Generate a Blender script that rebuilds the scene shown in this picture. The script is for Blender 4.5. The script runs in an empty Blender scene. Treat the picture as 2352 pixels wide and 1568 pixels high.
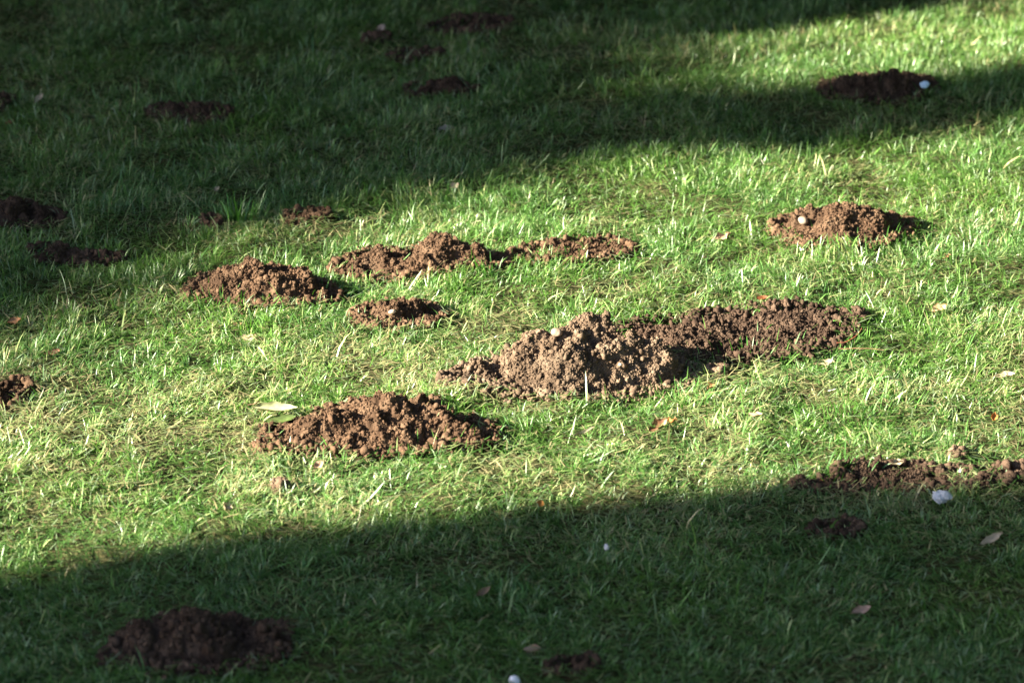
import bpy, math, random
import numpy as np
from mathutils import Vector, Matrix, Euler

# ------------------------------------------------------------------ camera, sky, sun, exposure
scene = bpy.context.scene
C = scene.collection
rng = np.random.default_rng(7)
random.seed(7)

CAM_H = 3.3; DEP = math.radians(20.2); LENS = 142.0
cam_d = bpy.data.cameras.new('camera'); cam = bpy.data.objects.new('camera', cam_d); C.objects.link(cam)
cam_d.lens = LENS; cam_d.sensor_width = 36; cam_d.clip_start = 0.1; cam_d.clip_end = 2000
cam.location = (0, 0, CAM_H); cam.rotation_euler = (math.pi/2 - DEP, 0, 0)
cam_d.dof.use_dof = True; cam_d.dof.focus_distance = 9.45; cam_d.dof.aperture_fstop = 4.2
scene.camera = cam

EL = math.radians(21); AZ = math.radians(17)
S = np.array([-math.cos(EL)*math.cos(AZ), -math.cos(EL)*math.sin(AZ), math.sin(EL)])   # towards the sun
sd = bpy.data.lights.new('sun', 'SUN'); sun = bpy.data.objects.new('sun', sd); C.objects.link(sun)
sd.energy = 5.0; sd.angle = math.radians(0.53); sd.color = (1.0, 0.925, 0.74)
sun.rotation_euler = Vector(-S).to_track_quat('-Z', 'Y').to_euler()
sun.location = (-10, -3, 8)

w = bpy.data.worlds.new('World'); scene.world = w; w.use_nodes = True
wn = w.node_tree; bg = wn.nodes['Background']
sky = wn.nodes.new('ShaderNodeTexSky'); sky.sky_type = 'NISHITA'; sky.sun_disc = False
sky.air_density = .66; sky.dust_density = .8; sky.sun_elevation = EL; sky.sun_rotation = math.atan2(S[0], S[1])
wn.links.new(sky.outputs[0], bg.inputs[0]); bg.inputs[1].default_value = 0.05
scene.view_settings.view_transform = 'Standard'; scene.view_settings.look = 'None'
scene.view_settings.exposure = 2.98; scene.view_settings.gamma = 1.0
scene.render.engine = 'CYCLES'
scene.cycles.max_bounces = 5

# ------------------------------------------------------------------ helpers
FPX = LENS/36*2352
def ground_at(px, py):
    """point of the lawn plane seen at picture position (px, py), picture 2352 x 1568"""
    u = (px-1176)/FPX; v = (784-py)/FPX
    d = (u, math.cos(DEP)+v*math.sin(DEP), -math.sin(DEP)+v*math.cos(DEP))
    t = -CAM_H/d[2]
    return d[0]*t, d[1]*t
def mpp(py):
    v = (784-py)/FPX
    return -CAM_H/(-math.sin(DEP)+v*math.cos(DEP))/FPX

def hash2(ix, iy, seed):
    h = (ix*374761393 + iy*668265263 + seed*1274126177) & 0xffffffff
    h = ((h ^ (h >> 13))*1274126177) & 0xffffffff
    h = h ^ (h >> 16)
    return (h & 0xffff)/65535.0
def vnoise(x, y, seed=0):
    x = np.asarray(x, float); y = np.asarray(y, float)
    ix = np.floor(x).astype(np.int64); iy = np.floor(y).astype(np.int64)
    fx = x-ix; fy = y-iy; fx = fx*fx*(3-2*fx); fy = fy*fy*(3-2*fy)
    a = hash2(ix, iy, seed); b = hash2(ix+1, iy, seed); c = hash2(ix, iy+1, seed); d = hash2(ix+1, iy+1, seed)
    return (a*(1-fx)+b*fx)*(1-fy)+(c*(1-fx)+d*fx)*fy
def fbm(x, y, seed=0, octv=3):
    s = 0; a = 1; t = 0
    for k in range(octv):
        s = s+a*vnoise(x*2**k, y*2**k, seed+k*17); t += a; a *= .5
    return s/t
def lawn_h(x, y):
    return 0.026*(fbm(x*2.1, y*2.1, 3, 3)-.5) + 0.022*(vnoise(x*7.5, y*7.5, 9)-.5)+0.010*(vnoise(x*23, y*23, 19)-.5)

def mesh_np(name, V, faces_flat, loop_total, mat, smooth=False, color=None):
    me = bpy.data.meshes.new(name)
    V = np.asarray(V, np.float32)
    me.vertices.add(len(V)); me.vertices.foreach_set('co', V.ravel())
    lt = np.asarray(loop_total, np.int32); ff = np.asarray(faces_flat, np.int32)
    me.loops.add(len(ff)); me.loops.foreach_set('vertex_index', ff)
    me.polygons.add(len(lt))
    ls = np.concatenate([[0], np.cumsum(lt)[:-1]]).astype(np.int32)
    me.polygons.foreach_set('loop_start', ls)
    me.polygons.foreach_set('loop_total', lt)
    if smooth: me.polygons.foreach_set('use_smooth', np.ones(len(lt), bool))
    if color is not None:
        a = me.color_attributes.new('tint', 'FLOAT_COLOR', 'POINT')
        cc = np.ones((len(V), 4), np.float32); cc[:, :3] = color
        a.data.foreach_set('color', cc.ravel())
    me.materials.append(mat); me.update(calc_edges=True); me.validate()
    return me
def link(name, me, parent=None, loc=(0, 0, 0)):
    o = bpy.data.objects.new(name, me); C.objects.link(o); o.location = loc
    if parent: o.parent = parent
    return o
def tag(o, label=None, cat=None, group=None, kind=None):
    if label: o['label'] = label
    if cat: o['category'] = cat
    if group: o['group'] = group
    if kind: o['kind'] = kind
    return o

# ------------------------------------------------------------------ materials
def nodes(name):
    m = bpy.data.materials.new(name); m.use_nodes = True
    return m, m.node_tree, m.node_tree.nodes['Principled BSDF'], m.node_tree.links
def noise_node(nt, scale, detail=4, vec=None):
    n = nt.nodes.new('ShaderNodeTexNoise'); n.inputs['Scale'].default_value = scale; n.inputs['Detail'].default_value = detail
    if vec: nt.links.new(vec, n.inputs['Vector'])
    return n
def ramp(nt, fac, stops):
    r = nt.nodes.new('ShaderNodeValToRGB'); e = r.color_ramp.elements
    e[0].position, e[0].color = stops[0][0], (*stops[0][1], 1)
    e[1].position, e[1].color = stops[-1][0], (*stops[-1][1], 1)
    for p, c in stops[1:-1]:
        x = e.new(p); x.color = (*c, 1)
    nt.links.new(fac, r.inputs[0]); return r

def soil_mat(name, dark, mid, light, bump=1.0):
    m, nt, b, L = nodes(name)
    g = nt.nodes.new('ShaderNodeNewGeometry')
    n1 = noise_node(nt, 28, 5, g.outputs['Position'])
    r = ramp(nt, n1.outputs[0], [(.3, dark), (.5, mid), (.72, light)])
    at = nt.nodes.new('ShaderNodeAttribute'); at.attribute_name = 'tint'
    mx = nt.nodes.new('ShaderNodeMix'); mx.data_type = 'RGBA'; mx.blend_type = 'MULTIPLY'; mx.inputs[0].default_value = 1
    L.new(r.outputs[0], mx.inputs[6]); L.new(at.outputs['Color'], mx.inputs[7])
    L.new(mx.outputs[2], b.inputs['Base Color'])
    b.inputs['Roughness'].default_value = .95; b.inputs['Specular IOR Level'].default_value = .15
    n2 = noise_node(nt, 420, 4, g.outputs['Position'])
    bp = nt.nodes.new('ShaderNodeBump'); bp.inputs['Strength'].default_value = .8*bump; bp.inputs['Distance'].default_value = .003
    L.new(n2.outputs[0], bp.inputs['Height']); L.new(bp.outputs[0], b.inputs['Normal'])
    return m
M_dry = soil_mat('dry_crumbly_soil', (.074, .048, .031), (.120, .081, .054), (.185, .132, .091))
M_soil = soil_mat('red_brown_soil', (.048, .026, .015), (.085, .049, .029), (.130, .081, .050))
M_dark_shaded = soil_mat('dark_shaded_soil', (.036, .021, .014), (.060, .037, .025), (.095, .062, .042))  # dark brown soil; for molehills in shade, the shade is put into this colour

def grass_mat():
    m, nt, b, L = nodes('grass_blades')
    at = nt.nodes.new('ShaderNodeAttribute'); at.attribute_name = 'tint'
    L.new(at.outputs['Color'], b.inputs['Base Color'])
    b.inputs['Roughness'].default_value = .42; b.inputs['Specular IOR Level'].default_value = .75
    tr = nt.nodes.new('ShaderNodeBsdfTranslucent')
    mx = nt.nodes.new('ShaderNodeMixShader'); mx.inputs[0].default_value = .28
    out = nt.nodes['Material Output']
    hs = nt.nodes.new('ShaderNodeHueSaturation'); hs.inputs['Value'].default_value = 1.3; hs.inputs['Saturation'].default_value = 1.1
    L.new(at.outputs['Color'], hs.inputs['Color']); L.new(hs.outputs[0], tr.inputs[0])
    L.new(b.outputs[0], mx.inputs[1]); L.new(tr.outputs[0], mx.inputs[2]); L.new(mx.outputs[0], out.inputs[0])
    return m
M_grass = grass_mat()

def ground_mat():
    m, nt, b, L = nodes('lawn_soil')
    g = nt.nodes.new('ShaderNodeNewGeometry')
    n1 = noise_node(nt, 60, 6, g.outputs['Position'])
    r = ramp(nt, n1.outputs[0], [(.35, (.022, .026, .010)), (.5, (.045, .05, .018)), (.7, (.10, .085, .04))])
    L.new(r.outputs[0], b.inputs['Base Color']); b.inputs['Roughness'].default_value = .95
    b.inputs['Specular IOR Level'].default_value = .1
    bp = nt.nodes.new('ShaderNodeBump'); bp.inputs['Distance'].default_value = .01; L.new(n1.outputs[0], bp.inputs['Height'])
    L.new(bp.outputs[0], b.inputs['Normal'])
    return m
M_ground = ground_mat()

def simple(name, col, rough=.7, var=.25, scale=60, transl=0, spec=.3):
    m, nt, b, L = nodes(name)
    tc = nt.nodes.new('ShaderNodeTexCoord')
    n1 = noise_node(nt, scale, 4, tc.outputs['Object'])
    lo = tuple(c*(1-var) for c in col); hi = tuple(min(1, c*(1+var)) for c in col)
    r = ramp(nt, n1.outputs[0], [(.3, lo), (.7, hi)])
    L.new(r.outputs[0], b.inputs['Base Color']); b.inputs['Roughness'].default_value = rough
    b.inputs['Specular IOR Level'].default_value = spec
    bp = nt.nodes.new('ShaderNodeBump'); bp.inputs['Distance'].default_value = .001; bp.inputs['Strength'].default_value = .6
    L.new(n1.outputs[0], bp.inputs['Height']); L.new(bp.outputs[0], b.inputs['Normal'])
    if transl:
        tr = nt.nodes.new('ShaderNodeBsdfTranslucent'); L.new(r.outputs[0], tr.inputs[0])
        mx = nt.nodes.new('ShaderNodeMixShader'); mx.inputs[0].default_value = transl
        L.new(b.outputs[0], mx.inputs[1]); L.new(tr.outputs[0], mx.inputs[2])
        L.new(mx.outputs[0], nt.nodes['Material Output'].inputs[0])
    return m

# ------------------------------------------------------------------ ground sheet
def ground():
    # fine under the seen lawn, coarse to the horizon, one sheet
    xs = np.concatenate([-np.geomspace(400, 3.2, 16), np.linspace(-3, 3, 300), np.geomspace(3.2, 400, 16)])
    ys = np.concatenate([-np.geomspace(300, 1, 12)+5, np.linspace(5, 15, 480), 15+np.geomspace(.5, 500, 16)])
    X, Y = np.meshgrid(xs, ys); nx = len(xs); ny = len(ys)
    Z = lawn_h(X, Y)
    V = np.stack([X.ravel(), Y.ravel(), Z.ravel()], 1)
    i = (np.arange(ny-1)[:, None]*nx+np.arange(nx-1)[None, :]).ravel()
    F = np.stack([i, i+1, i+nx+1, i+nx], 1)
    me = mesh_np('ground', V, F.ravel(), np.full(len(F), 4), M_ground, True)
    tag(link('ground', me), 'earth and thatch under the short lawn grass', 'ground', kind='structure')
ground()

# ------------------------------------------------------------------ molehills
# a lump: centre px, base-centre py, top py, half width px, half depth m
ICO = None
def ico(sub):
    t = (1+5**.5)/2
    V = [(-1, t, 0), (1, t, 0), (-1, -t, 0), (1, -t, 0), (0, -1, t), (0, 1, t), (0, -1, -t), (0, 1, -t), (t, 0, -1), (t, 0, 1), (-t, 0, -1), (-t, 0, 1)]
    F = [(0,11,5),(0,5,1),(0,1,7),(0,7,10),(0,10,11),(1,5,9),(5,11,4),(11,10,2),(10,7,6),(7,1,8),(3,9,4),(3,4,2),(3,2,6),(3,6,8),(3,8,9),(4,9,5),(2,4,11),(6,2,10),(8,6,7),(9,8,1)]
    V = [np.array(v)/np.linalg.norm(v) for v in V]
    for _ in range(sub):
        mid = {}; nf = []
        def m(a, b):
            k = (min(a, b), max(a, b))
            if k not in mid:
                p = V[a]+V[b]; V.append(p/np.linalg.norm(p)); mid[k] = len(V)-1
            return mid[k]
        for a, b, c in F:
            ab, bc, ca = m(a, b), m(b, c), m(c, a)
            nf += [(a, ab, ca), (b, bc, ab), (c, ca, bc), (ab, bc, ca)]
        F = nf
    return np.array(V), np.array(F)
def variants(sub, n, amp):
    V, F = ico(sub); out = []
    for k in range(n):
        r = np.random.default_rng(100+k+sub*50)
        d = np.zeros(len(V))
        for _ in range(14):
            ax = r.normal(size=3); ax /= np.linalg.norm(ax)
            d += r.uniform(.5, 1.4)*np.clip((V@ax)-.55, 0, 1)*r.choice([-1, 1])*1.6
        j = r.normal(0, amp*.35, len(V))
        s = np.clip(1+amp*d+j, .45, 1.7)
        out.append(V*s[:, None]*np.array([1, r.uniform(.7, 1.15), r.uniform(.65, 1)]))
    return out, F
CV2, CF2 = variants(2, 8, .9)
CV1, CF1 = variants(1, 8, .7)
CV0, CF0 = variants(0, 10, .8)
def rot_mats(n, r):
    q = r.normal(size=(n, 4)); q /= np.linalg.norm(q, axis=1)[:, None]
    w_, x, y, z = q.T
    return np.stack([np.stack([1-2*(y*y+z*z), 2*(x*y-z*w_), 2*(x*z+y*w_)], 1), np.stack([2*(x*y+z*w_), 1-2*(x*x+z*z), 2*(y*z-x*w_)], 1), np.stack([2*(x*z-y*w_), 2*(y*z+x*w_), 1-2*(x*x+y*y)], 1)], 1)
def clods(P, R, tint, lvl, r):
    VV, FF = {0: (CV0, CF0), 1: (CV1, CF1), 2: (CV2, CF2)}[lvl]
    n = len(P)
    if n == 0: return np.zeros((0, 3)), np.zeros((0, 3), int), np.zeros((0, 3))
    k = r.integers(0, len(VV), n); T = np.stack(VV)[k]
    M = rot_mats(n, r)
    V = np.einsum('nij,nvj->nvi', M, T)*R[:, None, None]+P[:, None, :]
    F = FF[None]+(np.arange(n)*T.shape[1])[:, None, None]
    col = np.repeat(tint, T.shape[1], 0)
    return V.reshape(-1, 3), F.reshape(-1, 3), col

MOUNDS = []   # world-space lumps for grass exclusion
def lump_world(lp, steep=True):
    cx, cy, yt, hw, hd = lp
    x, y = ground_at(cx, cy); s = mpp(cy)
    if steep:    # compact dome: same front edge, smaller depth, real height up to the crest
        return (x, y-.32*hd, hw*s*.90, hd*.68, max(.012, ((cy-yt)*s+.32*hd*math.sin(DEP))/math.cos(DEP)))
    return (x, y, hw*s, hd, max(.012, (cy-yt)*s/math.cos(DEP)*.8))
def mound_h(W, x, y, seed, flat):
    x = np.asarray(x, float); y = np.asarray(y, float)
    wx = x+.03*(fbm(x*14, y*14, seed+5)-.5)*2; wy = y+.03*(fbm(x*14, y*14, seed+6)-.5)*2
    H = np.zeros_like(x); P = 10.0
    for (cx, cy, rx, ry, h) in W:
        r = np.sqrt(((wx-cx)/rx)**2+((wy-cy)/ry)**2)
        f = (h*np.clip(1-r**1.6, 0, None) if flat >= 1 else h*np.clip(1-r**2.6, 0, None)+.007*np.clip((1-r)*8, 0, 1))
        H = (H**4+f**4)**.25
    nz = min(1.0, max(a[4] for a in W)/.06) if flat >= 1 else .95
    H = H*(1+.5*nz*(fbm(x*22, y*22, seed+1)-.5))
    H = H+np.clip(H/.02, 0, 1)*nz*((.024 if flat >= 1 else .015)*(fbm(x*33, y*33, seed+2, 2)-.52)+.013*(vnoise(x*85, y*85, seed+3)-.5)+.005*(vnoise(x*190, y*190, seed+4)-.5))
    return H

def molehill(lumps, mat, seed, label, cat='molehill', group=None, dens=1.0, big=1.0, flat=1.0, scatter=1.0, name='molehill'):
    W = [lump_world(l, flat >= 1) for l in lumps]
    MOUNDS.append((W, seed, flat))
    r = np.random.default_rng(seed+1000)
    x0 = min(a[0]-a[2] for a in W)-.05; x1 = max(a[0]+a[2] for a in W)+.05
    y0 = min(a[1]-a[3] for a in W)-.05; y1 = max(a[1]+a[3] for a in W)+.05
    ox, oy = (x0+x1)/2, (y0+y1)/2
    st = .0035
    xs = np.arange(x0, x1, st); ys = np.arange(y0, y1, st); X, Y = np.meshgrid(xs, ys)
    Hm = mound_h(W, X, Y, seed, flat); Z = lawn_h(X, Y)+Hm-.006
    nx = len(xs); ok = (Hm > .002)
    okq = ok[:-1, :-1] & ok[1:, :-1] & ok[:-1, 1:] & ok[1:, 1:]
    i = (np.arange(len(ys)-1)[:, None]*nx+np.arange(nx-1)[None, :])[okq]
    F = np.stack([i, i+1, i+nx+1, i+nx], 1)
    used = np.zeros(X.size, bool); used[F.ravel()] = True
    idx = np.cumsum(used)-1
    V = np.stack([X.ravel(), Y.ravel(), Z.ravel()], 1)[used]; F = idx[F]
    Vs = [V]; Fs = [F.ravel()]; Ts = [np.full(len(F), 4)]; Cs = [np.ones((len(V), 3))*.8]; off = len(V)
    area = (x1-x0)*(y1-y0)
    def put(P, R, lvl):
        nonlocal off
        t = (r.uniform(.78, 1.18, len(P))[:, None]*np.ones((1, 3)))
        v, f, c = clods(P, R, t, lvl, r)
        Vs.append(v); Fs.append((f+off).ravel()); Ts.append(np.full(len(f), 3)); Cs.append(c); off += len(v)
    def surf(x, y, extra=0):
        return lawn_h(x, y)+mound_h(W, x, y, seed, flat)-.006+extra
    # cauliflower clusters
    n = int(area*4200*dens)
    cx = r.uniform(x0, x1, n); cy = r.uniform(y0, y1, n); h = mound_h(W, cx, cy, seed, flat)
    k = h > (.007 if flat >= 1 else .003)+.008*r.random(n); cx, cy = cx[k], cy[k]; n = len(cx)
    CR = r.lognormal(math.log(.0050), .36, n).clip(.0025, .0095)*big
    CR = CR*np.clip(mound_h(W, cx, cy, seed, flat)/(.035 if flat >= 1 else .02), .4, 1)
    cz = surf(cx, cy)+CR*.05
    put(np.stack([cx, cy, cz], 1), CR*.9, 2)
    m_ = 22
    d = r.normal(size=(n, m_, 3)); d[..., 2] = np.abs(d[..., 2])*.8; d /= np.linalg.norm(d, axis=2)[..., None]
    P = np.stack([cx, cy, cz], 1)[:, None, :]+d*CR[:, None, None]*.9
    R = (r.uniform(.10, .32, (n, m_))*CR[:, None])
    put(P.reshape(-1, 3), R.ravel(), 0)
    # loose crumbs
    n = int(area*8000*dens)
    cx = r.uniform(x0, x1, n); cy = r.uniform(y0, y1, n); h = mound_h(W, cx, cy, seed, flat)
    k = h > .004; cx, cy = cx[k], cy[k]; n = len(cx)
    R = np.clip(r.lognormal(math.log(.0028), .45, n), .0014, .008)*big
    put(np.stack([cx, cy, surf(cx, cy, 0)+R*.4], 1), R, 1)
    n = int(area*44000*dens)
    cx = r.uniform(x0, x1, n); cy = r.uniform(y0, y1, n); h = mound_h(W, cx, cy, seed, flat)
    k = h > .002; cx, cy = cx[k], cy[k]; n = len(cx)
    R = r.uniform(.0010, .0026, n)
    put(np.stack([cx, cy, surf(cx, cy, .001)+R*.5], 1), R, 0)
    # crumbs that rolled onto the grass around the foot
    n = int(1000*scatter*len(W))
    j = r.integers(0, len(W), n); a = r.uniform(0, 2*math.pi, n); q = 1+np.abs(r.normal(0, .14, n))
    cx = np.array([W[t][0]+W[t][2]*math.cos(b)*c for t, b, c in zip(j, a, q)]); cy = np.array([W[t][1]+W[t][3]*math.sin(b)*c for t, b, c in zip(j, a, q)])
    h = mound_h(W, cx, cy, seed, flat); k = h < .012; cx, cy = cx[k], cy[k]
    R = np.clip(r.lognormal(math.log(.0030), .5, len(cx)), .0014, .010)
    put(np.stack([cx, cy, lawn_h(cx, cy)+r.uniform(.004, .022, len(cx))], 1), R, 1)
    V = np.concatenate(Vs); Cs = [np.concatenate(Cs)*(.70+.62*fbm(V[:, 0]*8, V[:, 1]*8, seed+8))[:, None]]; V = V-np.array([ox, oy, 0])
    me = mesh_np(name, V, np.concatenate(Fs), np.concatenate(Ts), mat, False, np.concatenate(Cs))
    o = link(name, me, loc=(ox, oy, 0))
    tag(o, label, cat, group)
    return o

G1 = 'molehills and patches of thrown up soil on the lawn'
molehill([(1335,845,757,235,.215),(1355,842,705,105,.12),(1240,850,780,112,.13),(1455,852,768,130,.15),(1110,868,829,75,.08),(1045,882,864,35,.03),(1330,880,826,150,.10),(1490,865,835,72,.07)],
  M_dry, 1, 'tallest molehill of pale crumbly soil with a stone near its top, at the centre right', group=G1, big=.9, dens=1.5)
molehill([(1600,785,770,190,.13),(1745,780,767,190,.13),(1650,738,720,55,.04),(1855,744,728,95,.06),(1760,748,736,150,.08),(1850,792,784,85,.06),(1920,744,735,55,.045),(1500,802,785,100,.10),(1700,806,795,160,.08)],
  M_dark_shaded, 2, 'broad flattened spread of brown soil behind and right of the tallest molehill', group=G1, big=.8, flat=.6)
molehill([(905,985,912,170,.17),(970,945,899,45,.05),(820,965,918,90,.09),(1010,990,940,120,.13),(690,1000,962,85,.09),(1085,1018,988,60,.06),(860,1015,975,210,.10),(650,1028,1008,60,.04),(760,1000,950,110,.12)],
  M_soil, 3, 'nearest sunlit molehill with long pale leaves tucked under its left end', group=G1, big=.9)
molehill([(590,655,601,120,.17),(690,665,622,75,.11),(520,655,618,85,.12),(640,680,640,110,.09),(740,680,655,45,.07),(460,672,655,35,.05)],
  M_soil, 4, 'rounded sunlit molehill left of the double humped one, shadow edge just behind it', group=G1, big=.85)
molehill([(870,600,561,80,.11),(1010,592,546,100,.14),(1090,600,566,75,.10),(940,615,580,120,.09),(810,612,592,45,.07),(1135,608,592,40,.05),(905,628,610,80,.05)],
  M_soil, 5, 'long double humped molehill of reddish brown soil at the back of the sunlit strip', group=G1, big=.85)
molehill([(1205,594,586,35,.04),(1240,590,577,55,.05),(1330,587,573,80,.06),(1400,584,570,50,.06),(1300,600,590,90,.04)],
  M_soil, 6, 'low crumbly soil patch with dry grass, right of the double humped molehill', group=G1, big=.7, flat=.8)
molehill([(905,722,680,78,.10),(960,722,690,60,.09),(855,722,696,45,.07),(900,735,710,85,.06)],
  M_soil, 7, 'small dark brown molehill in front of the double humped one', group=G1, big=.7)
molehill([(1940,530,478,140,.17),(1925,505,464,45,.06),(1995,505,466,45,.06),(1850,525,487,70,.12),(2040,525,486,60,.10),(1930,553,516,120,.11),(1810,530,512,40,.07),(2070,530,510,30,.05)],
  M_soil, 8, 'lumpy molehill at the right with a pale stone on its left flank', group=G1, big=.85)
molehill([(2010,205,168,115,.16),(2075,190,163,60,.08),(2110,195,166,40,.09),(1940,208,180,55,.12)],
  M_dark_shaded, 9, 'shaded molehill at the top right holding a scrap of bluish white litter', group=G1, big=.8)
molehill([(455,1465,1408,155,.18),(405,1440,1380,45,.06),(545,1450,1394,45,.06),(600,1465,1418,66,.11),(335,1485,1428,75,.10),(300,1512,1490,62,.05),(480,1495,1450,165,.10)],
  M_dark_shaded, 10, 'blurred dark molehill in the near shade at the bottom left corner', group=G1, big=1.05)
molehill([(1990,1106,1088,60,.05),(2080,1114,1096,85,.06),(2190,1118,1102,80,.05),(2290,1113,1104,70,.035),(1930,1130,1124,90,.03),(2345,1110,1104,40,.03)],
  M_dark_shaded, 11, 'low soil patch on the lower right shadow edge beside a white scrap', group=G1, big=.6, flat=.8, scatter=2)
molehill([(400,258,233,55,.10),(470,262,236,60,.11),(440,268,250,80,.09)], M_dark_shaded, 12, 'dark low molehill in the deep shade at the upper left', group=G1)
molehill([(1030,200,168,40,.08),(980,205,186,45,.08),(1060,208,190,35,.07)], M_dark_shaded, 13, 'dark knobbly molehill in the shade left of the far sunlit wedge', group=G1)
molehill([(1035,62,47,50,.08),(1110,62,45,60,.09),(1155,60,46,22,.06)], M_dark_shaded, 14, 'long low molehill in deep shade at the top edge, farthest of all', group=G1)
molehill([(30,495,460,75,.12),(100,500,475,45,.08),(-60,500,465,60,.1)], M_dark_shaded, 15, 'shaded molehill cut by the left frame edge, level with the lone green tuft', group=G1)
molehill([(125,590,566,50,.08),(190,595,578,60,.06),(250,598,588,35,.04)], M_dark_shaded, 16, 'low shaded soil heap beyond the sunlit strip at the left, below the edge molehill', group=G1)
molehill([(700,498,482,40,.05),(735,500,490,22,.04)], M_soil, 17, 'little soil heap among grass on the upper shadow edge above the double humped molehill', group=G1, big=.75)
molehill([(10,915,880,40,.09),(45,900,882,25,.05),(-50,915,880,45,.09)], M_soil, 18, 'soil heap cut by the left frame edge within the sunlit strip', group=G1, big=.8)
molehill([(8,240,216,24,.08),(-30,240,214,35,.08)], M_dark_shaded, 19, 'dark soil heap cut by the left frame edge near the top left pale leaf', group=G1)
molehill([(490,510,500,22,.035)], M_dark_shaded, 20, 'tiny bare soil patch left of the little heap on the upper shadow edge', cat='soil patch', group=G1, big=.6)
molehill([(935,128,118,35,.06),(985,124,116,25,.05)], M_dark_shaded, 21, 'thin strip of dark soil in shade between the two farthest molehills', cat='soil patch', group=G1, big=.8)
molehill([(876,92,72,18,.05),(850,98,88,16,.05)], M_dark_shaded, 22, 'small soil heap under a pale pinkish leaf in the far shade', group=G1)
molehill([(1905,1228,1218,36,.03),(1950,1222,1213,24,.03)], M_dark_shaded, 23, 'thin dark soil patch half buried in grass below the lower right soil patch', cat='soil patch', group=G1, big=.8, flat=.8)
molehill([(1305,1550,1543,42,.025),(1345,1546,1540,22,.02)], M_dark_shaded, 24, 'blurred dark soil patch in the shade at the bottom edge', cat='soil patch', group=G1, flat=.8)
molehill([(1645,862,850,20,.025)], M_dry, 25, 'handful of loose crumbs in grass right of the tallest molehill', cat='soil patch', group=G1, big=.6)
molehill([(645,1126,1116,14,.02)], M_dry, 26, 'small clod of soil in grass below the nearest sunlit molehill', cat='soil patch', group=G1, big=.7)
molehill([(2200,1058,1050,13,.02)], M_dry, 27, 'small clod of soil in straw above the lower right soil patch', cat='soil patch', group=G1, big=.7)

# ------------------------------------------------------------------ grass
def all_mound_h(x, y):
    H = np.zeros(len(x))
    for W, seed, flat in MOUNDS:
        x0 = min(a[0]-a[2] for a in W)-.05; x1 = max(a[0]+a[2] for a in W)+.05
        y0 = min(a[1]-a[3] for a in W)-.05; y1 = max(a[1]+a[3] for a in W)+.05
        k = np.where((x > x0) & (x < x1) & (y > y0) & (y < y1))[0]
        if len(k):
            h = mound_h(W, x[k], y[k], seed, flat)
            if flat < 1 and seed != 2: h = np.where(vnoise(x[k]*24, y[k]*24, seed+60) < .36, 0, h)   # grass grows up through thin soil
            H[k] = np.maximum(H[k], h)
    return H
def in_zone(x, y, m=.55):
    hw = y*0.1382+.02
    return (np.abs(x) < hw+m) & (y > 7.07-m*1.1) & (y < 12.0+m*1.3)

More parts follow.
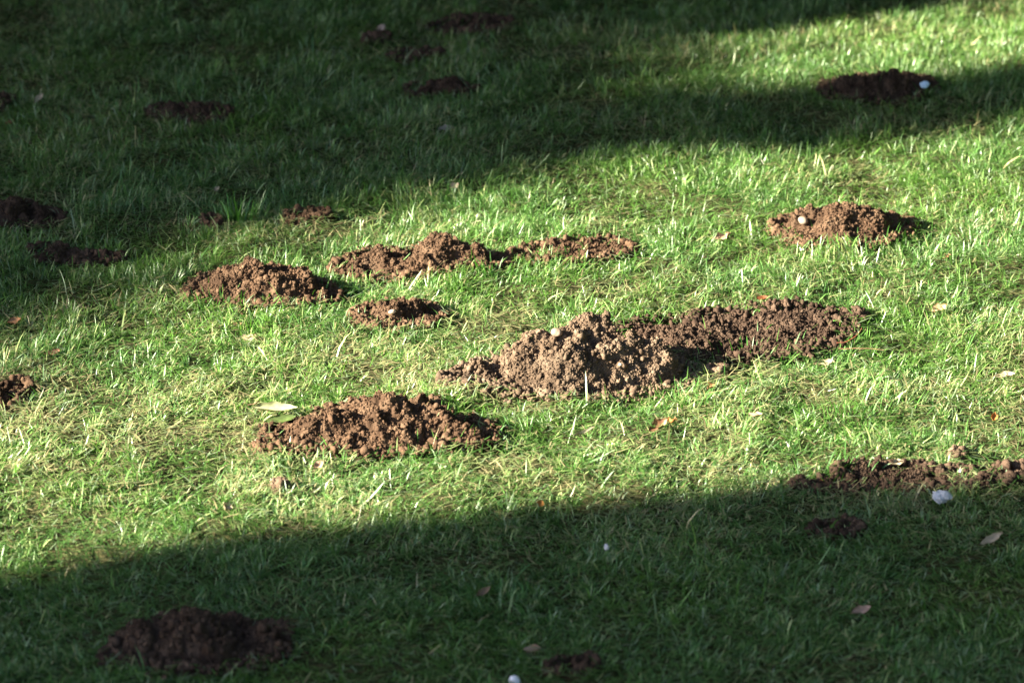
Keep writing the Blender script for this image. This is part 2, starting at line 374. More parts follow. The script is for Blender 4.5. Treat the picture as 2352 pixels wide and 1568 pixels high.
def blades(n, r, kind):
    """roots and shape of n candidate blades"""
    x = r.uniform(-2.3, 2.3, n); y = r.uniform(6.4, 12.8, n)
    k = in_zone(x, y); x, y = x[k], y[k]; n = len(x)
    bald = fbm(x*5.5, y*5.5, 41)
    if kind != 'thatch':
        k = r.random(n) < np.clip(.10+3.2*(bald-.32), .10, 1); x, y, bald = x[k], y[k], bald[k]; n = len(x)
    h = all_mound_h(x, y)
    edge = np.clip((.014-h)/.014, 0, 1)
    k = (h < .002) | (r.random(n) < .45*edge) | (r.random(n) < .003)
    if kind == 'thatch': k = h < .004
    x, y, h, bald = x[k], y[k], h[k], bald[k]; n = len(x)
    return x, y, h, bald
def build_grass():
    r = np.random.default_rng(11)
    Vs, Fs, Ts, Cs = [], [], [], []; off = 0
    def add(x, y, z, az, lean, bend, Ln, wd, col, tw):
        nonlocal off
        n = len(x)
        ts = np.array([0, .36, .72, 1.0]); ws = np.array([.8, 1, .72, 0])
        pos = [np.stack([x, y, z], 1)]; th = lean.copy(); dirs = []
        for i in range(3):
            d = np.stack([np.sin(th)*np.cos(az), np.sin(th)*np.sin(az), np.cos(th)], 1)
            dirs.append(d); pos.append(pos[-1]+d*(Ln*(ts[i+1]-ts[i]))[:, None]); th = th+bend
        side0 = np.stack([-np.sin(az+tw), np.cos(az+tw), np.zeros(n)], 1)
        vv = []
        for i in range(4):
            d = dirs[min(i, 2)]
            s = side0-d*(side0*d).sum(1)[:, None]; s /= np.linalg.norm(s, axis=1)[:, None]+1e-9
            if i < 3:
                vv += [pos[i]-s*(wd*ws[i]/2)[:, None], pos[i]+s*(wd*ws[i]/2)[:, None]]
            else: vv.append(pos[i])
        V = np.stack(vv, 1)                      # n,7,3
        b = (np.arange(n)*7+off)[:, None]
        F = np.concatenate([b+np.array([[0, 1, 3, 2]]), b+np.array([[2, 3, 5, 4]]), b+np.array([[4, 5, 6]])], 1)
        Vs.append(V.reshape(-1, 3)); Fs.append(F.ravel()); Ts.append(np.tile([4, 4, 3], n)); Cs.append(np.repeat(col, 7, 0)); off += 7*n
    def colours(n, x, y, straw):
        t = r.random(n)[:, None]; hue = fbm(x*3.1, y*3.1, 77)[:, None]
        g1 = np.array([[.045, .130, .018]]); g2 = np.array([[.165, .32, .06]]); g3 = np.array([[.085, .20, .055]])
        c = g1*(1-t)+g2*t
        m = np.clip((hue-.45)*3+.5, 0, 1); c = c*(1-m*.5)+g3*(m*.5)
        u = r.random(n)
        patch = np.clip((fbm(x*4.3, y*4.3, 55)-.42)*3.5, 0, 1)
        front = np.clip((9.5-y)/.9, 0, 1)*np.clip((y-7.3)/.6, .25, 1)
        ps = np.minimum(.7, straw*(.18+1.1*patch)*(.55+.75*front))*np.clip((y-7.45)/.6, .25, 1)
        k = u < ps; c[k] = np.array([.48, .42, .22])*r.uniform(.6, 1.25, (k.sum(), 1))
        k = (u > ps) & (u < ps*2.2+.12); c[k] = np.array([.33, .41, .16])*r.uniform(.7, 1.2, (k.sum(), 1))
        k = r.random(n) < .09*(1-.5*(x*0)); c[k] = np.array([.33, .44, .24])*r.uniform(.7, 1.1, (k.sum(), 1))
        return c
    def lenmap(x, y):
        return (.45+.55*fbm(x*4.7, y*4.7, 91)+.55*vnoise(x*13, y*13, 92))*(1.05-.22*np.clip((9.4-y)/.8, 0, 1))
    # lying thatch and straw
    x, y, h, bald = blades(260000, r, 'thatch'); n = len(x)
    add(x, y, lawn_h(x, y)+r.uniform(.002, .026, n), r.uniform(0, 2*np.pi, n), r.uniform(1.25, 1.6, n), r.uniform(-.08, .12, n), r.uniform(.012, .045, n), r.uniform(.0016, .0034, n), colours(n, x, y, .30)*.72, r.uniform(-.6, .6, n))
    # single blades
    x, y, h, bald = blades(520000, r, 'blade'); n = len(x)
    flow = fbm(x*3.2, y*3.2, 21)*4*np.pi
    az = flow+r.normal(0, 1.1, n)
    ln = r.lognormal(math.log(.029), .30, n)*lenmap(x, y)
    add(x, y, lawn_h(x, y)+h, az, np.clip(np.abs(r.normal(.72, .42, n))+.3*np.clip((9.4-y)/.8, 0, 1), 0, 1.5), r.normal(.28, .22, n), ln, r.uniform(.0013, .0030, n), colours(n, x, y, .13), r.normal(0, .7, n))
    # tufts
    tx, ty, th_, _ = blades(19000, r, 'blade'); m = len(tx)
    cnt = r.integers(8, 24, m); rep = np.repeat(np.arange(m), cnt); n = len(rep)
    a = r.uniform(0, 2*np.pi, n); rad = np.abs(r.normal(0, .009, n))
    x = tx[rep]+rad*np.cos(a); y = ty[rep]+rad*np.sin(a)
    h = all_mound_h(x, y); k = h < .008; x, y, rep, a, h = x[k], y[k], rep[k], a[k], h[k]; n = len(x)
    tl = (r.uniform(.022, .048, m)*lenmap(tx, ty))[rep]*r.uniform(.6, 1.15, n)
    drift = fbm(tx*2.7, ty*2.7, 31)[rep]*4*np.pi
    az = np.arctan2(np.sin(a)+.7*np.sin(drift), np.cos(a)+.7*np.cos(drift))
    shade = r.uniform(.6, 1.3, m)[rep][:, None]
    add(x, y, lawn_h(x, y)+h, az, np.clip(np.abs(r.normal(.60, .35, n)), 0, 1.4), r.normal(.30, .18, n), tl, r.uniform(.0014, .0032, n), colours(n, x, y, .06)*shade, r.normal(0, .6, n))
    # long odd blades
    x, y, h, bald = blades(1800, r, 'blade'); n = len(x)
    add(x, y, lawn_h(x, y)+h, r.uniform(0, 2*np.pi, n), r.uniform(.1, 1.2, n), r.normal(.22, .2, n), r.uniform(.05, .085, n), r.uniform(.0026, .005, n), colours(n, x, y, .25), r.normal(0, .7, n))
    # the one bright upright tuft and a few at the feet of the molehills
    for px, py, cn, ll, sp in [(545, 505, 90, .085, .022), (1130, 640, 40, .06, .03), (500, 705, 60, .06, .05), (640, 690, 40, .05, .06), (1230, 885, 0, .05, .05), (1560, 930, 60, .05, .08), (1010, 1020, 60, .055, .08), (1890, 1100, 70, .055, .07), (1730, 815, 40, .05, .06), (2010, 560, 60, .055, .07), (1950, 960, 80, .06, .08)]:
        if not cn: continue
        gx, gy = ground_at(px, py); a = r.uniform(0, 2*np.pi, cn)
        x = gx+r.normal(0, sp, cn); y = gy+r.normal(0, sp*.7, cn)
        col = np.array([[.06, .17, .025]])*r.uniform(.7, 1.3, (cn, 1))
        add(x, y, lawn_h(x, y), np.arctan2(y-gy, x-gx)+r.normal(0, .5, cn), r.uniform(.05, .6, cn), r.normal(.15, .1, cn), r.uniform(.6, 1.1, cn)*ll, r.uniform(.002, .0038, cn), col, r.normal(0, .6, cn))
    me = mesh_np('grass', np.concatenate(Vs), np.concatenate(Fs), np.concatenate(Ts), M_grass, False, np.concatenate(Cs))
    tag(link('grass', me), 'short mown lawn grass with straw coloured thatch', 'grass', kind='stuff')
    # sparser grass further out on all sides
    r2 = np.random.default_rng(5); Vs, Fs, Ts, Cs = Vs[:0], Fs[:0], Ts[:0], Cs[:0]; off = 0
    n = 120000; x = r2.uniform(-9, 9, n); y = r2.uniform(3.5, 24, n); k = ~in_zone(x, y, .50); x, y = x[k], y[k]; n = len(x)
    add(x, y, lawn_h(x, y), r2.uniform(0, 6.28, n), r2.uniform(.1, 1.1, n), r2.normal(.25, .2, n), r2.uniform(.03, .07, n), r2.uniform(.005, .011, n), colours(n, x, y, .10), r2.normal(0, .7, n))
    me = mesh_np('far_grass', np.concatenate(Vs), np.concatenate(Fs), np.concatenate(Ts), M_grass, False, np.concatenate(Cs))
    tag(link('grass', me), 'lawn grass around the seen part of the lawn', 'grass', kind='stuff')
build_grass()

# ------------------------------------------------------------------ leaves, stones, litter
def col3(c): return tuple(c)
LEAFM = {}
def leaf_mat(col, transl=.3, rough=.5):
    k = (col, transl, rough)
    if k not in LEAFM: LEAFM[k] = simple('leaf_surface', col, rough, .3, 90, transl, .4)
    return LEAFM[k]
def leaf(px, py, L, Wd, yaw, tilt, roll, curl, cup, col, label, z=.03, shape=1.0, cat='leaf', name='fallen_leaf', wav=.15, group=None, transl=.25, seed=0, thick=.0006):
    nu, nv = 18, 9; r = np.random.default_rng(seed+int(px*7+py))
    V = []; ph = r.uniform(0, 6.28, 4)
    for i in range(nu):
        t = i/(nu-1); s = t-.5
        w = Wd/2*(math.sin(math.pi*min(.985, max(.03, t))**shape))**.75
        w *= 1+.10*math.sin(t*19+ph[0])
        ang = curl*s
        cxp = L*(math.sin(ang)/curl if abs(curl) > .01 else s); czp = L*((1-math.cos(ang))/curl if abs(curl) > .01 else 0)
        for j in range(nv):
            v = (j/(nv-1)-.5)*2
            a = cup*abs(v)
            yy = w*v*math.cos(a*.7); zz = w*abs(v)*math.sin(a)+wav*Wd*.5*math.sin(t*9+v*3+ph[1])*abs(v)+.08*Wd*math.sin(v*6+t*5+ph[2])*abs(v)
            V.append((cxp-math.sin(ang)*zz, yy, czp+math.cos(ang)*zz))
    V = np.array(V); n0 = len(V)
    V2 = V.copy(); V2[:, 2] -= thick
    F = []
    for i in range(nu-1):
        for j in range(nv-1):
            a = i*nv+j; F.append((a, a+nv, a+nv+1, a+1)); F.append((a+n0, a+1+n0, a+nv+1+n0, a+nv+n0))
    rim = [i*nv for i in range(nu)]+[(nu-1)*nv+j for j in range(1, nv)]+[i*nv+nv-1 for i in range(nu-2, -1, -1)]+[j for j in range(nv-2, 0, -1)]
    for a, b in zip(rim, rim[1:]+rim[:1]): F.append((a, b, b+n0, a+n0))
    F = np.array(F)
    x, y = ground_at(px, py)
    z = max(.012, z-.010)
    me = mesh_np(name, np.concatenate([V, V2]), F.ravel(), np.full(len(F), 4), leaf_mat(tuple(c*.68 for c in col), transl), True)
    o = link(name, me, loc=(x, y-z/math.tan(DEP)*1.0, float(lawn_h(x, y))+z))
    o.rotation_euler = Euler((roll, tilt, yaw), 'ZYX') if False else (Matrix.Rotation(yaw, 3, 'Z') @ Matrix.Rotation(tilt, 3, 'Y') @ Matrix.Rotation(-roll, 3, 'X')).to_euler()
    tag(o, label, cat, group); return o
PALE = (.62, .50, .36); TAN = (.48, .32, .19); BRN = (.25, .12, .06); ORG = (.55, .24, .07); CREAM = (.75, .70, .48); PINK = (.55, .36, .28)
GL = 'fallen leaves lying on the lawn'
leaf(637, 948, .105, .030, -.12, -.05, -.55, .6, 1.0, (.48, .50, .26), 'long cream yellow leaf tucked under the left end of the nearest sunlit molehill', z=.035, group=GL, wav=.05, transl=.3)
leaf(648, 970, .070, .022, .18, -.10, -.7, .4, .4, (.13, .19, .05), 'olive green leaf just below the long cream leaf by the nearest molehill', z=.034, group=GL, wav=.05)
leaf(588, 934, .03, .012, .3, -.2, .3, 1.2, .6, TAN, 'small curled tan leaf at the tip of the long cream leaf', z=.035, group=GL)
leaf(1512, 985, .060, .032, .45, -.35, -.4, 2.0, .9, BRN, 'dark brown curled leaf lying in the sunlit grass below the tallest molehill', z=.025, group=GL, wav=.4, transl=.1)
leaf(1540, 972, .034, .024, -.8, -.4, .3, 1.8, .9, ORG, 'orange brown curl pressed against the dark brown curled leaf', z=.04, group=GL, wav=.4)
leaf(1340, 992, .058, .012, .60, -.15, -.2, .7, 1.0, (.60, .55, .38), 'narrow straw coloured leaf left of the dark brown curled leaf', z=.035, group=GL)
leaf(1655, 548, .055, .026, .15, -.2, -.4, 1.8, .8, (.50, .33, .22), 'crumpled tan leaf in the grass left of the lumpy right molehill', z=.03, group=GL, wav=.5, transl=.1)
leaf(1888, 832, .050, .022, .05, -.1, -.5, .8, .5, (.62, .50, .30), 'pale tan leaf below the broad flattened spread of soil', z=.03, group=GL, wav=.3)
leaf(1630, 888, .022, .018, .3, -.3, -.4, 1.2, .7, (.50, .25, .10), 'small orange brown leaf right of the foot of the tallest molehill', z=.03, group=GL, wav=.4)
leaf(1747, 692, .034, .014, .0, -.1, -.5, .6, .5, (.30, .10, .04), 'reddish brown leaf just behind the broad flattened spread of soil', z=.025, group=GL)
leaf(1731, 967, .032, .014, -.3, -.1, -.4, .6, .5, (.60, .42, .26), 'small peach coloured leaf right of the dark brown curled leaf', z=.03, group=GL)
leaf(1110, 1360, .042, .016, .8, -.2, -.4, .8, .6, (.34, .22, .14), 'brown pointed leaf in the near shade below the middle of the sunlit strip', z=.035, group=GL)
leaf(1222, 1484, .036, .018, .0, -.1, -.5, .8, .6, PINK, 'blurred tan leaf near the bottom edge, left of the bottom centre', z=.03, group=GL)
leaf(1970, 1406, .045, .020, .3, -.2, -.5, .8, .6, PINK, 'blurred pinkish tan leaf in the lower right shade', z=.035, group=GL)
leaf(2265, 1243, .058, .020, .5, -.25, -.5, .7, .6, PALE, 'pale beige leaf slanting in the shade near the right frame edge', z=.04, group=GL)
leaf(97, 232, .042, .018, 1.0, -.4, -.4, .6, .5, PALE, 'pale pinkish leaf standing in the dark shade near the upper left corner', z=.04, group=GL)
leaf(28, 287, .030, .018, .3, -.2, -.4, .8, .5, (.35, .12, .05), 'russet leaf in the dark shade at the left edge below the pale pinkish leaf', z=.025, group=GL)
leaf(502, 436, .020, .013, .8, -.3, -.5, .8, .5, PALE, 'tiny pale leaf in the shade above the lone green tuft', z=.035, group=GL)
leaf(1045, 426, .030, .020, .3, -.3, -.6, 1.2, .5, PALE, 'pale leaf on the upper shadow edge above the double humped molehill', z=.035, group=GL, wav=.3)
leaf(1025, 297, .045, .020, .0, -.1, -.5, .8, .5, (.35, .32, .28), 'greyish leaf in the deep shade below the dark knobbly molehill', z=.025, group=GL)
leaf(877, 68, .035, .022, .8, -.3, -.5, .8, .5, (.62, .46, .38), 'pale pinkish leaf on the small far soil heap in the shade', z=.05, group=GL)
leaf(40, 738, .035, .022, .2, -.2, -.5, 1.2, .5, (.50, .26, .13), 'brown leaf in half shade at the left edge of the sunlit strip', z=.03, group=GL, wav=.3)
leaf(2165, 588, .038, .018, .0, -.1, -.5, .8, .5, (.60, .30, .16), 'orange pink leaf right of and below the lumpy right molehill', z=.025, group=GL)
leaf(2276, 958, .026, .016, 1.3, -.5, -.3, .8, .5, (.65, .26, .06), 'bright orange leaf upright in grass near the right frame edge', z=.03, group=GL)
leaf(2150, 712, .045, .024, .2, -.2, -.5, 1.2, .5, (.62, .42, .22), 'dry tan leaf right of the broad flattened spread of soil', z=.03, group=GL, wav=.4)
leaf(527, 1157, .026, .022, 1.2, -.3, -.5, .8, .5, (.66, .50, .30), 'tan leaf in sunlit grass near the lower left shadow edge', z=.035, group=GL)
leaf(1240, 1158, .022, .016, 1.2, -.4, -.4, .8, .5, (.62, .27, .06), 'small orange leaf right on the lower shadow edge at the middle', z=.03, group=GL)
leaf(2300, 865, .050, .018, .1, -.1, -.4, .8, .5, (.66, .54, .36), 'straw pale leaf at the right, above the bright orange leaf', z=.03, group=GL)
leaf(1965, 1098, .022, .014, .3, -.1, -.5, .8, .5, (.45, .16, .05), 'small russet leaf on the left end of the lower right soil patch', z=.022, group=GL)
leaf(2055, 1070, .030, .018, .2, -.1, -.5, .8, .5, (.66, .55, .36), 'pale leaf scrap just behind the lower right soil patch', z=.03, group=GL)
leaf(1885, 1112, .024, .010, .1, -.1, -.5, .8, .5, (.60, .25, .06), 'tiny orange leaf scrap left of the lower right soil patch', z=.02, group=GL)
leaf(735, 1066, .028, .02, .5, -.3, -.5, 1.1, .5, (.55, .36, .24), 'pinkish brown leaf scrap in front of the nearest sunlit molehill', z=.03, group=GL)
leaf(545, 747, .028, .014, .1, -.1, -.5, 1.1, .5, (.55, .30, .18), 'pinkish brown leaf below the rounded left molehill', z=.02, group=GL)
leaf(570, 773, .045, .02, .1, -.1, -.5, .8, .4, (.66, .50, .32), 'flat beige leaf in straw below the rounded left molehill', z=.02, group=GL)
leaf(125, 812, .04, .016, .3, -.1, -.5, .8, .4, (.42, .22, .14), 'reddish leaf in the dim grass at the left of the sunlit strip', z=.02, group=GL)

def stone(px, py, z, size, col, label, name='stone', cat='stone', seed=0, group=None, sq=(1, .8, .7), rough=.6):
    V, F = ico(3); r = np.random.default_rng(seed)
    d = np.zeros(len(V))
    for _ in range(12):
        ax = r.normal(size=3); ax /= np.linalg.norm(ax); d += r.uniform(-.25, .3)*np.clip(V@ax-.3, 0, 1)
    V = V*(1+d)[:, None]*np.array(sq)*size/2
    me = mesh_np(name, V, F.ravel(), np.full(len(F), 3), simple('stone_surface', col, rough, .15, 40), True)
    x, y = ground_at(px, py); y -= z/math.tan(DEP)
    y = y+0.0
    # walk up the line of sight until the mound is met so it sits on the surface
    gx, gy = ground_at(px, py); best = None
    for t in np.linspace(0, .5, 251):
        yy = gy*(1-t/gy); xx = gx*(1-t/gy); zz = CAM_H*t/gy
        hh = float(all_mound_h(np.array([xx]), np.array([yy]))[0]+lawn_h(xx, yy))
        if zz <= hh+.002: best = (xx, yy, max(zz, hh))
    if best is None: best = (gx, gy, .01)
    o = link(name, me, loc=(best[0], best[1]-size*.15, best[2]+size*.12+z)); o.rotation_euler = (r.uniform(-.3, .3), r.uniform(-.3, .3), r.uniform(0, 3))
    tag(o, label, cat, group); return o
GS = 'stones lying on the molehills'
stone(1278, 766, .0, .026, (.20, .145, .105), 'pale rounded stone near the top of the tallest molehill', seed=1, group=GS)
stone(1843, 508, .0, .028, (.24, .185, .14), 'pale round stone on the left flank of the lumpy right molehill', seed=2, group=GS)
stone(902, 718, .0, .015, (.52, .38, .28), 'small pale stone on the front of the small dark molehill', seed=3, group=GS, sq=(1.2, .7, .6))
stone(1062, 1030, .0, .013, (.62, .48, .36), 'tiny pale pebble at the front right toe of the nearest sunlit molehill', seed=4, group=GS)
stone(1425, 838, .0, .010, (.75, .68, .58), 'tiny whitish pebble on the right flank of the tallest molehill', seed=5, group=GS)

def scrap(px, py, wd, dp, hgt, col, label, z, seed, name='paper_scrap', cat='litter', yaw=0, tilt=0, group='scraps of white litter'):
    """a crumpled sheet with thickness"""
    V, F = ico(4)
    q = V*2.1+seed*3.7
    d = fbm(q[:, 0]+q[:, 2]*.7, q[:, 1]-q[:, 2]*.6, seed)-.5
    d2 = fbm(q[:, 0]*3.2-q[:, 2]*2.1, q[:, 1]*3.2+q[:, 2], seed+9)-.5
    V = V*(1+1.15*d+.28*d2)[:, None]*np.array([wd/2, dp/2, hgt])
    me = mesh_np(name, V, F.ravel(), np.full(len(F), 3), simple('litter_surface', col, .75, .14, 130), True)
    x, y = ground_at(px, py)
    o = link(name, me, loc=(x*(1-z/CAM_H), y*(1-z/CAM_H), z+float(lawn_h(x, y)))); o.rotation_euler = (tilt, 0, yaw)
    tag(o, label, cat, group); return o
scrap(2161, 1150, .038, .026, .012, (.50, .50, .53), 'crumpled white scrap lying beside the lower right soil patch', .035, 3, tilt=.5)
scrap(1393, 1252, .009, .012, .005, (.60, .56, .58), 'tiny white scrap in the shaded grass below the middle of the sunlit strip', .04, 4, tilt=.9)
scrap(1180, 1562, .020, .018, .007, (.75, .75, .82), 'blurred white scrap cut by the bottom frame edge', .03, 5, tilt=.8)
scrap(2123, 190, .022, .017, .006, (.36, .50, .66), 'bluish white scrap stuck in the shaded top right molehill', .075, 6, tilt=.9, yaw=-.3)

# twigs on soil
def twig(px, py, L, yaw, label, z=.02, rad=.0012, col=(.2, .11, .06), bend=.3, seed=0, pitch=0.0, group='twigs and roots lying on the soil'):
    r = np.random.default_rng(seed); n = 9; k = 6; V = []; p = np.array([-L/2, 0, 0.]); a = -bend/2
    for i in range(n):
        rr = rad*(1-.6*i/n)
        for j in range(k):
            q = 2*math.pi*j/k; V.append((p[0], p[1]+rr*math.cos(q), p[2]+rr*math.sin(q)))
        a += bend/n+r.normal(0, .12); p = p+np.array([math.cos(a), math.sin(a)*.6, math.sin(a)*.5+r.normal(0, .05)])*L/n
    F = [(i*k+j, i*k+(j+1) % k, (i+1)*k+(j+1) % k, (i+1)*k+j) for i in range(n-1) for j in range(k)]
    me = mesh_np('twig', V, np.array(F).ravel(), np.full(len(F), 4), simple('twig_bark', col, .8), True)
    gx, gy = ground_at(px, py); f = 1-z/CAM_H
    o = link('twig', me, loc=(gx*f, gy*f, z+float(lawn_h(gx, gy)))); o.rotation_euler = (0, pitch, yaw)
    tag(o, label, 'twig', group)
twig(1725, 806, .05, .1, 'short pale twig lying on the front of the broad soil spread', z=.03, col=(.4, .22, .15), seed=1)
twig(1960, 780, .09, .35, 'thin reddish root curving over the right end of the broad soil spread', z=.035, rad=.0008, col=(.35, .10, .06), bend=1.2, seed=2, pitch=-.3)
twig(1985, 812, .12, -.15, 'dark bent twig in grass at the right end of the broad soil spread', z=.035, rad=.0012, seed=3)
twig(1000, 1000, .045, 1.2, 'tiny dry stalk standing in the front slope of the nearest sunlit molehill', z=.06, rad=.0008, col=(.5, .36, .22), seed=4, pitch=-1.0)
twig(1130, 566, .05, .3, 'pale dry stalk over the right shoulder of the double humped molehill', z=.05, rad=.001, col=(.6, .45, .28), bend=1.5, seed=5)

# ------------------------------------------------------------------ trees left of the picture that throw the shade
M_bark = simple('bark', (.10, .07, .05), .9, .4, 8)
M_needle = simple('evergreen_foliage', (.045, .075, .025), .6, .4, 3)
def taper(p0, p1, r0, r1, k=10, n=8, wob=.0, seed=0):
    r = np.random.default_rng(seed); p0 = np.array(p0, float); p1 = np.array(p1, float); d = p1-p0; d /= np.linalg.norm(d)
    a = np.cross(d, [.3, .9, .1]); a /= np.linalg.norm(a); b = np.cross(d, a); V = []
    for i in range(n):
        t = i/(n-1); c = p0+(p1-p0)*t+(a*r.normal(0, wob)+b*r.normal(0, wob))*math.sin(math.pi*t); rr = r0+(r1-r0)*t
        for j in range(k):
            q = 2*math.pi*j/k; V.append(c+rr*(a*math.cos(q)+b*math.sin(q)))
    F = [(i*k+j, i*k+(j+1) % k, (i+1)*k+(j+1) % k, (i+1)*k+j) for i in range(n-1) for j in range(k)]
    return np.array(V), np.array(F)
def bound(pts):
    g = sorted(ground_at(a, b) for a, b in pts)
    xs = np.array([p[0] for p in g]); ys = np.array([p[1] for p in g]); t = math.tan(AZ)
    def f(x):
        x = np.asarray(x, float); y = np.interp(x, xs, ys)
        y = np.where(x < xs[0], ys[0]+(x-xs[0])*t, y); return np.where(x > xs[-1], ys[-1]+(x-xs[-1])*t, y)
    return f
B_low = bound([(0, 1290), (300, 1240), (600, 1200), (900, 1165), (1200, 1140), (1500, 1112), (1900, 1092), (2352, 1112)])
B_up = bound([(0, 760), (150, 690), (300, 600), (450, 510), (600, 460), (800, 435), (1000, 405), (1200, 395), (1400, 365), (1600, 335), (1800, 325), (2000, 320), (2352, 262)])
B_w0 = bound([(1100, 235), (1250, 205), (1500, 190), (1700, 188), (1850, 182), (2000, 176), (2150, 168), (2250, 152), (2352, 125)])
B_w1 = bound([(1100, 160), (1300, 128), (1500, 85), (1700, 60), (2000, 28), (2150, 8), (2352, -15)])
def shade_tree(test, n, X, Xs, size, y0, y1, label, seed, xr=(-5, 4.5)):
    r = np.random.default_rng(seed)
    gx = r.uniform(xr[0], xr[1], n); gy = r.uniform(y0, y1, n)+gx*math.tan(AZ)
    k = r.random(n) < test(gx, gy, r); gx, gy = gx[k], gy[k]; n = len(gx)
    xx = X+r.normal(0, Xs, n); t = (gx-xx)/(math.cos(EL)*math.cos(AZ))
    P = np.stack([gx, gy, np.zeros(n)], 1)+S[None]*t[:, None]
    k = P[:, 2] > .3; P = P[k]; n = len(P)
    M = rot_mats(n, r); s = r.uniform(.6, 1.2, n)*size
    q = np.array([[-.5, 0, 0], [0, -.35, .06], [.6, 0, 0], [0, .35, .06]])
    V = np.einsum('nij,vj->nvi', M, q)*s[:, None, None]+P[:, None]
    F = np.arange(n*4)
    cy, cz = P[:, 1].mean(), P[:, 2].max()
    root = link('evergreen_tree', None, loc=(X, cy, 0)); tag(root, label, 'tree', 'trees beside the lawn')
    o3 = np.array([X, cy, 0])
    me = mesh_np('crown', (V.reshape(-1, 3)-o3), F, np.full(n, 4), M_needle); link('crown', me, root)
    v, f = taper((0, 0, -.1), (0, 0, cz*.95), .16, .03, 12, 10, .03, seed); Vt, Ft = [v], [f]; off = len(v)
    for q in range(14):
        z = cz*(.2+.7*q/14); tgt = P[r.integers(0, n)]-o3; v, f = taper((0, 0, z), (tgt*.0+np.array([tgt[0], tgt[1]*.8, max(.4, z+.3)])), .04, .01, 6, 5, .03, q+seed)
        Vt.append(v); Ft.append(f+off); off += len(v)
    link('trunk', mesh_np('trunk', np.concatenate(Vt), np.concatenate(Ft).ravel(), np.full(sum(len(a) for a in Ft), 4), M_bark, True), root)
    return root
sm = lambda d, wdt: np.clip(.5+d/wdt, 0, 1)
shade_tree(lambda x, y, r: sm(B_low(x)-y-.11+.09*(vnoise(x*3, y*3, 4)-.5), .13), 60000, -12.0, .8, .095, 4.6, 8.6, 'dense evergreen tree standing nearest, outside the left of the picture', 61)
def up_test(x, y, r):
    a = sm(y-B_up(x)+.03+.10*(vnoise(x*3.5+9, y*3.5, 14)-.5), .2); wedge = sm(y-B_w0(x)+.12, .08)*sm(B_w1(x)-.10-y, .10)*np.clip((x+.15)/1.0, 0, 1)**.55
    return a*(1-wedge)
shade_tree(up_test, 75000, -15.5, .8, .115, 8.2, 15.5, 'tall evergreen tree with a gap in its crown, outside the left of the picture', 62)
# thin outer sprays: the soft half shade along the left end of the strip
def soft_test(x, y, r):
    d = y-(B_up(x)-.12-.50*np.clip((.1-x)/.9, 0, 1))
    return .42*sm(d, .50)*(x < .3)
shade_tree(soft_test, 14000, -17.5, .8, .10, 8.2, 12.5, 'thin crowned evergreen tree behind the tall one, outside the left of the picture', 63, xr=(-5, .5))

def hedge(a, b, top, n, label, seed):  # unseen rows added to cut sky light and deepen the lawn's shade
    """added row of dense evergreens between two ground points"""
    r = np.random.default_rng(seed); a = np.array(a, float); b = np.array(b, float); d = b-a; Lh = np.linalg.norm(d); d /= Lh; nn = np.array([-d[1], d[0]])
    t = r.uniform(0, Lh, n); off_ = r.normal(0, .5, n); tp = top+1.6*(fbm(t*.8, t*0, seed)-.5)*2
    P2 = a+d*t[:, None]+nn*off_[:, None]
    P = np.concatenate([P2, (r.uniform(.02, 1, n)*tp)[:, None]], 1)
    M = rot_mats(n, r); sz = r.uniform(.6, 1.2, n)*.24
    q = np.array([[-.5, 0, 0], [0, -.35, .06], [.6, 0, 0], [0, .35, .06]])
    V = np.einsum('nij,vj->nvi', M, q)*sz[:, None, None]+P[:, None]; o3 = np.array([*(a+b)/2, 0])
    root = link('hedge', None, loc=tuple(o3)); tag(root, label, 'hedge', 'added hedges round the lawn that block sky light')
    link('foliage', mesh_np('foliage', V.reshape(-1, 3)-o3, np.arange(n*4), np.full(n, 4), M_needle), root)
    Vt, Ft = [], []; off = 0
    for i in range(int(Lh/1.3)):
        p = a+d*(.6+i*1.3)-o3[:2]; v, f = taper((p[0], p[1], -.1), (p[0]+.1, p[1]+.1, top*.85), .08, .015, 6, 6, .05, i); Vt.append(v); Ft.append(f+off); off += len(v)
    link('trunk', mesh_np('trunk', np.concatenate(Vt), np.concatenate(Ft).ravel(), np.full(sum(len(f) for f in Ft), 4), M_bark), root)
hedge((-13, 17.0), (9, 16.0), 13.0, 95000, 'added evergreen hedge blocking sky light beyond the top edge of the picture', 90)
hedge((7.5, 15.5), (6.5, -5), 7.0, 50000, 'added evergreen hedge blocking sky light outside the right of the picture', 91)
hedge((-22, -4), (-20, 22), 4.6, 30000, 'added low evergreen hedge blocking sky light far outside the left of the picture', 93)
hedge((6, -5.5), (-5, -5.5), 2.6, 14000, 'added evergreen hedge blocking sky light behind the camera', 92)

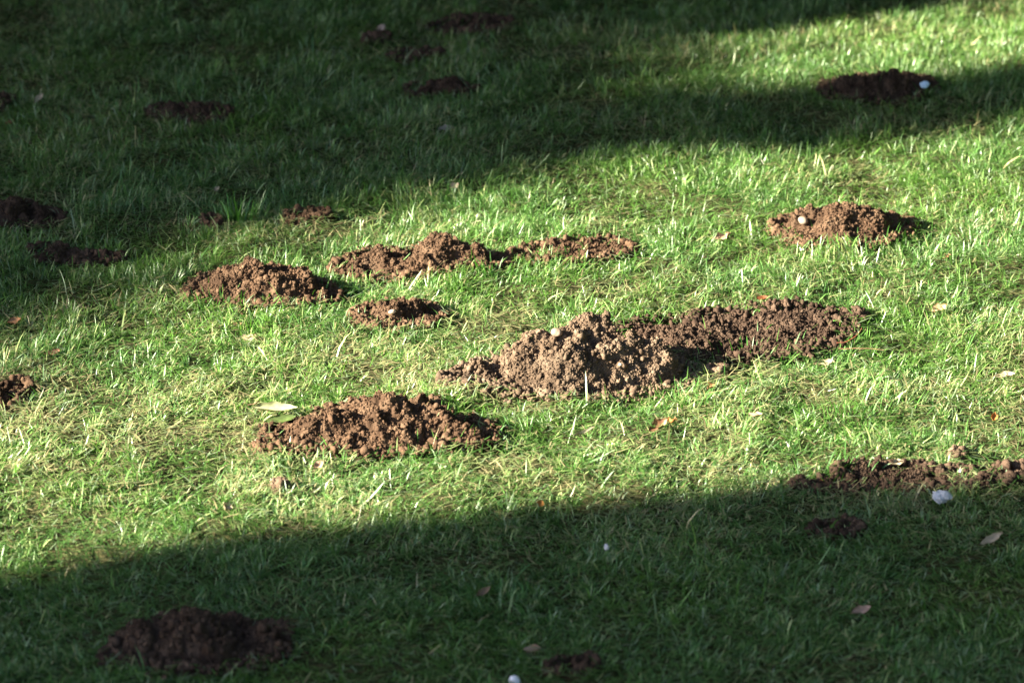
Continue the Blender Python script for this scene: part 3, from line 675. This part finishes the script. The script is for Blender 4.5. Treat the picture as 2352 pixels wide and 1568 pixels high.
def added_broad_tree(x, y, label, seed, n=75000):  # unseen canopy added to block overhead sky and darken the shaded lawn
    """added broad tree whose sky-blocking crown starts well above the lawn"""
    r = np.random.default_rng(seed); root = link('added_spreading_tree', None, loc=(x, y, 0)); tag(root, label, 'tree', 'trees beside the lawn')
    Vt, Ft = [], []; off = 0; tips = []
    v, f = taper((0, 0, -.2), (.2, .1, 7.0), .42, .16, 14, 10, .05, seed); Vt.append(v); Ft.append(f+off); off += len(v)
    for i in range(22):
        a = i*2.4; z0 = 3.2+3.6*i/22; L = r.uniform(3.2, 6.2); tip = np.array([math.cos(a)*L*1.25, math.sin(a)*L*.8, z0+r.uniform(.8, 2.6)])
        v, f = taper((0, 0, z0), tip, .13, .02, 8, 7, .12, i); Vt.append(v); Ft.append(f+off); off += len(v); tips.append((np.array([0, 0, z0]), tip))
    link('trunk', mesh_np('trunk', np.concatenate(Vt), np.concatenate(Ft).ravel(), np.full(sum(len(f) for f in Ft), 4), M_bark), root)
    k = r.integers(0, len(tips), n); t = r.uniform(.3, 1.08, n)[:, None]; A = np.stack([a for a, b in tips])[k]; B = np.stack([b for a, b in tips])[k]
    P = A+(B-A)*t+r.normal(0, 1, (n, 3))*np.array([.7, .7, .45])
    M = rot_mats(n, r); sz = r.uniform(.6, 1.2, n)*.28; q = np.array([[-.5, 0, 0], [0, -.35, .06], [.6, 0, 0], [0, .35, .06]])
    V = np.einsum('nij,vj->nvi', M, q)*sz[:, None, None]+P[:, None]
    link('crown', mesh_np('crown', V.reshape(-1, 3), np.arange(n*4), np.full(n, 4), M_needle), root)
added_broad_tree(-1.5, 14.5, 'added spreading tree blocking sky light, rooted just beyond the top edge of the picture', 71)

added_broad_tree(5.8, 11.0, 'added spreading tree blocking sky light, rooted outside the right of the picture', 72, 45000)
added_broad_tree(3.0, 16.0, 'second added spreading tree blocking sky light beyond the top edge of the picture', 73, 60000)
added_broad_tree(-5.0, 15.5, 'third added spreading tree blocking sky light beyond the top left corner of the picture', 74, 60000)
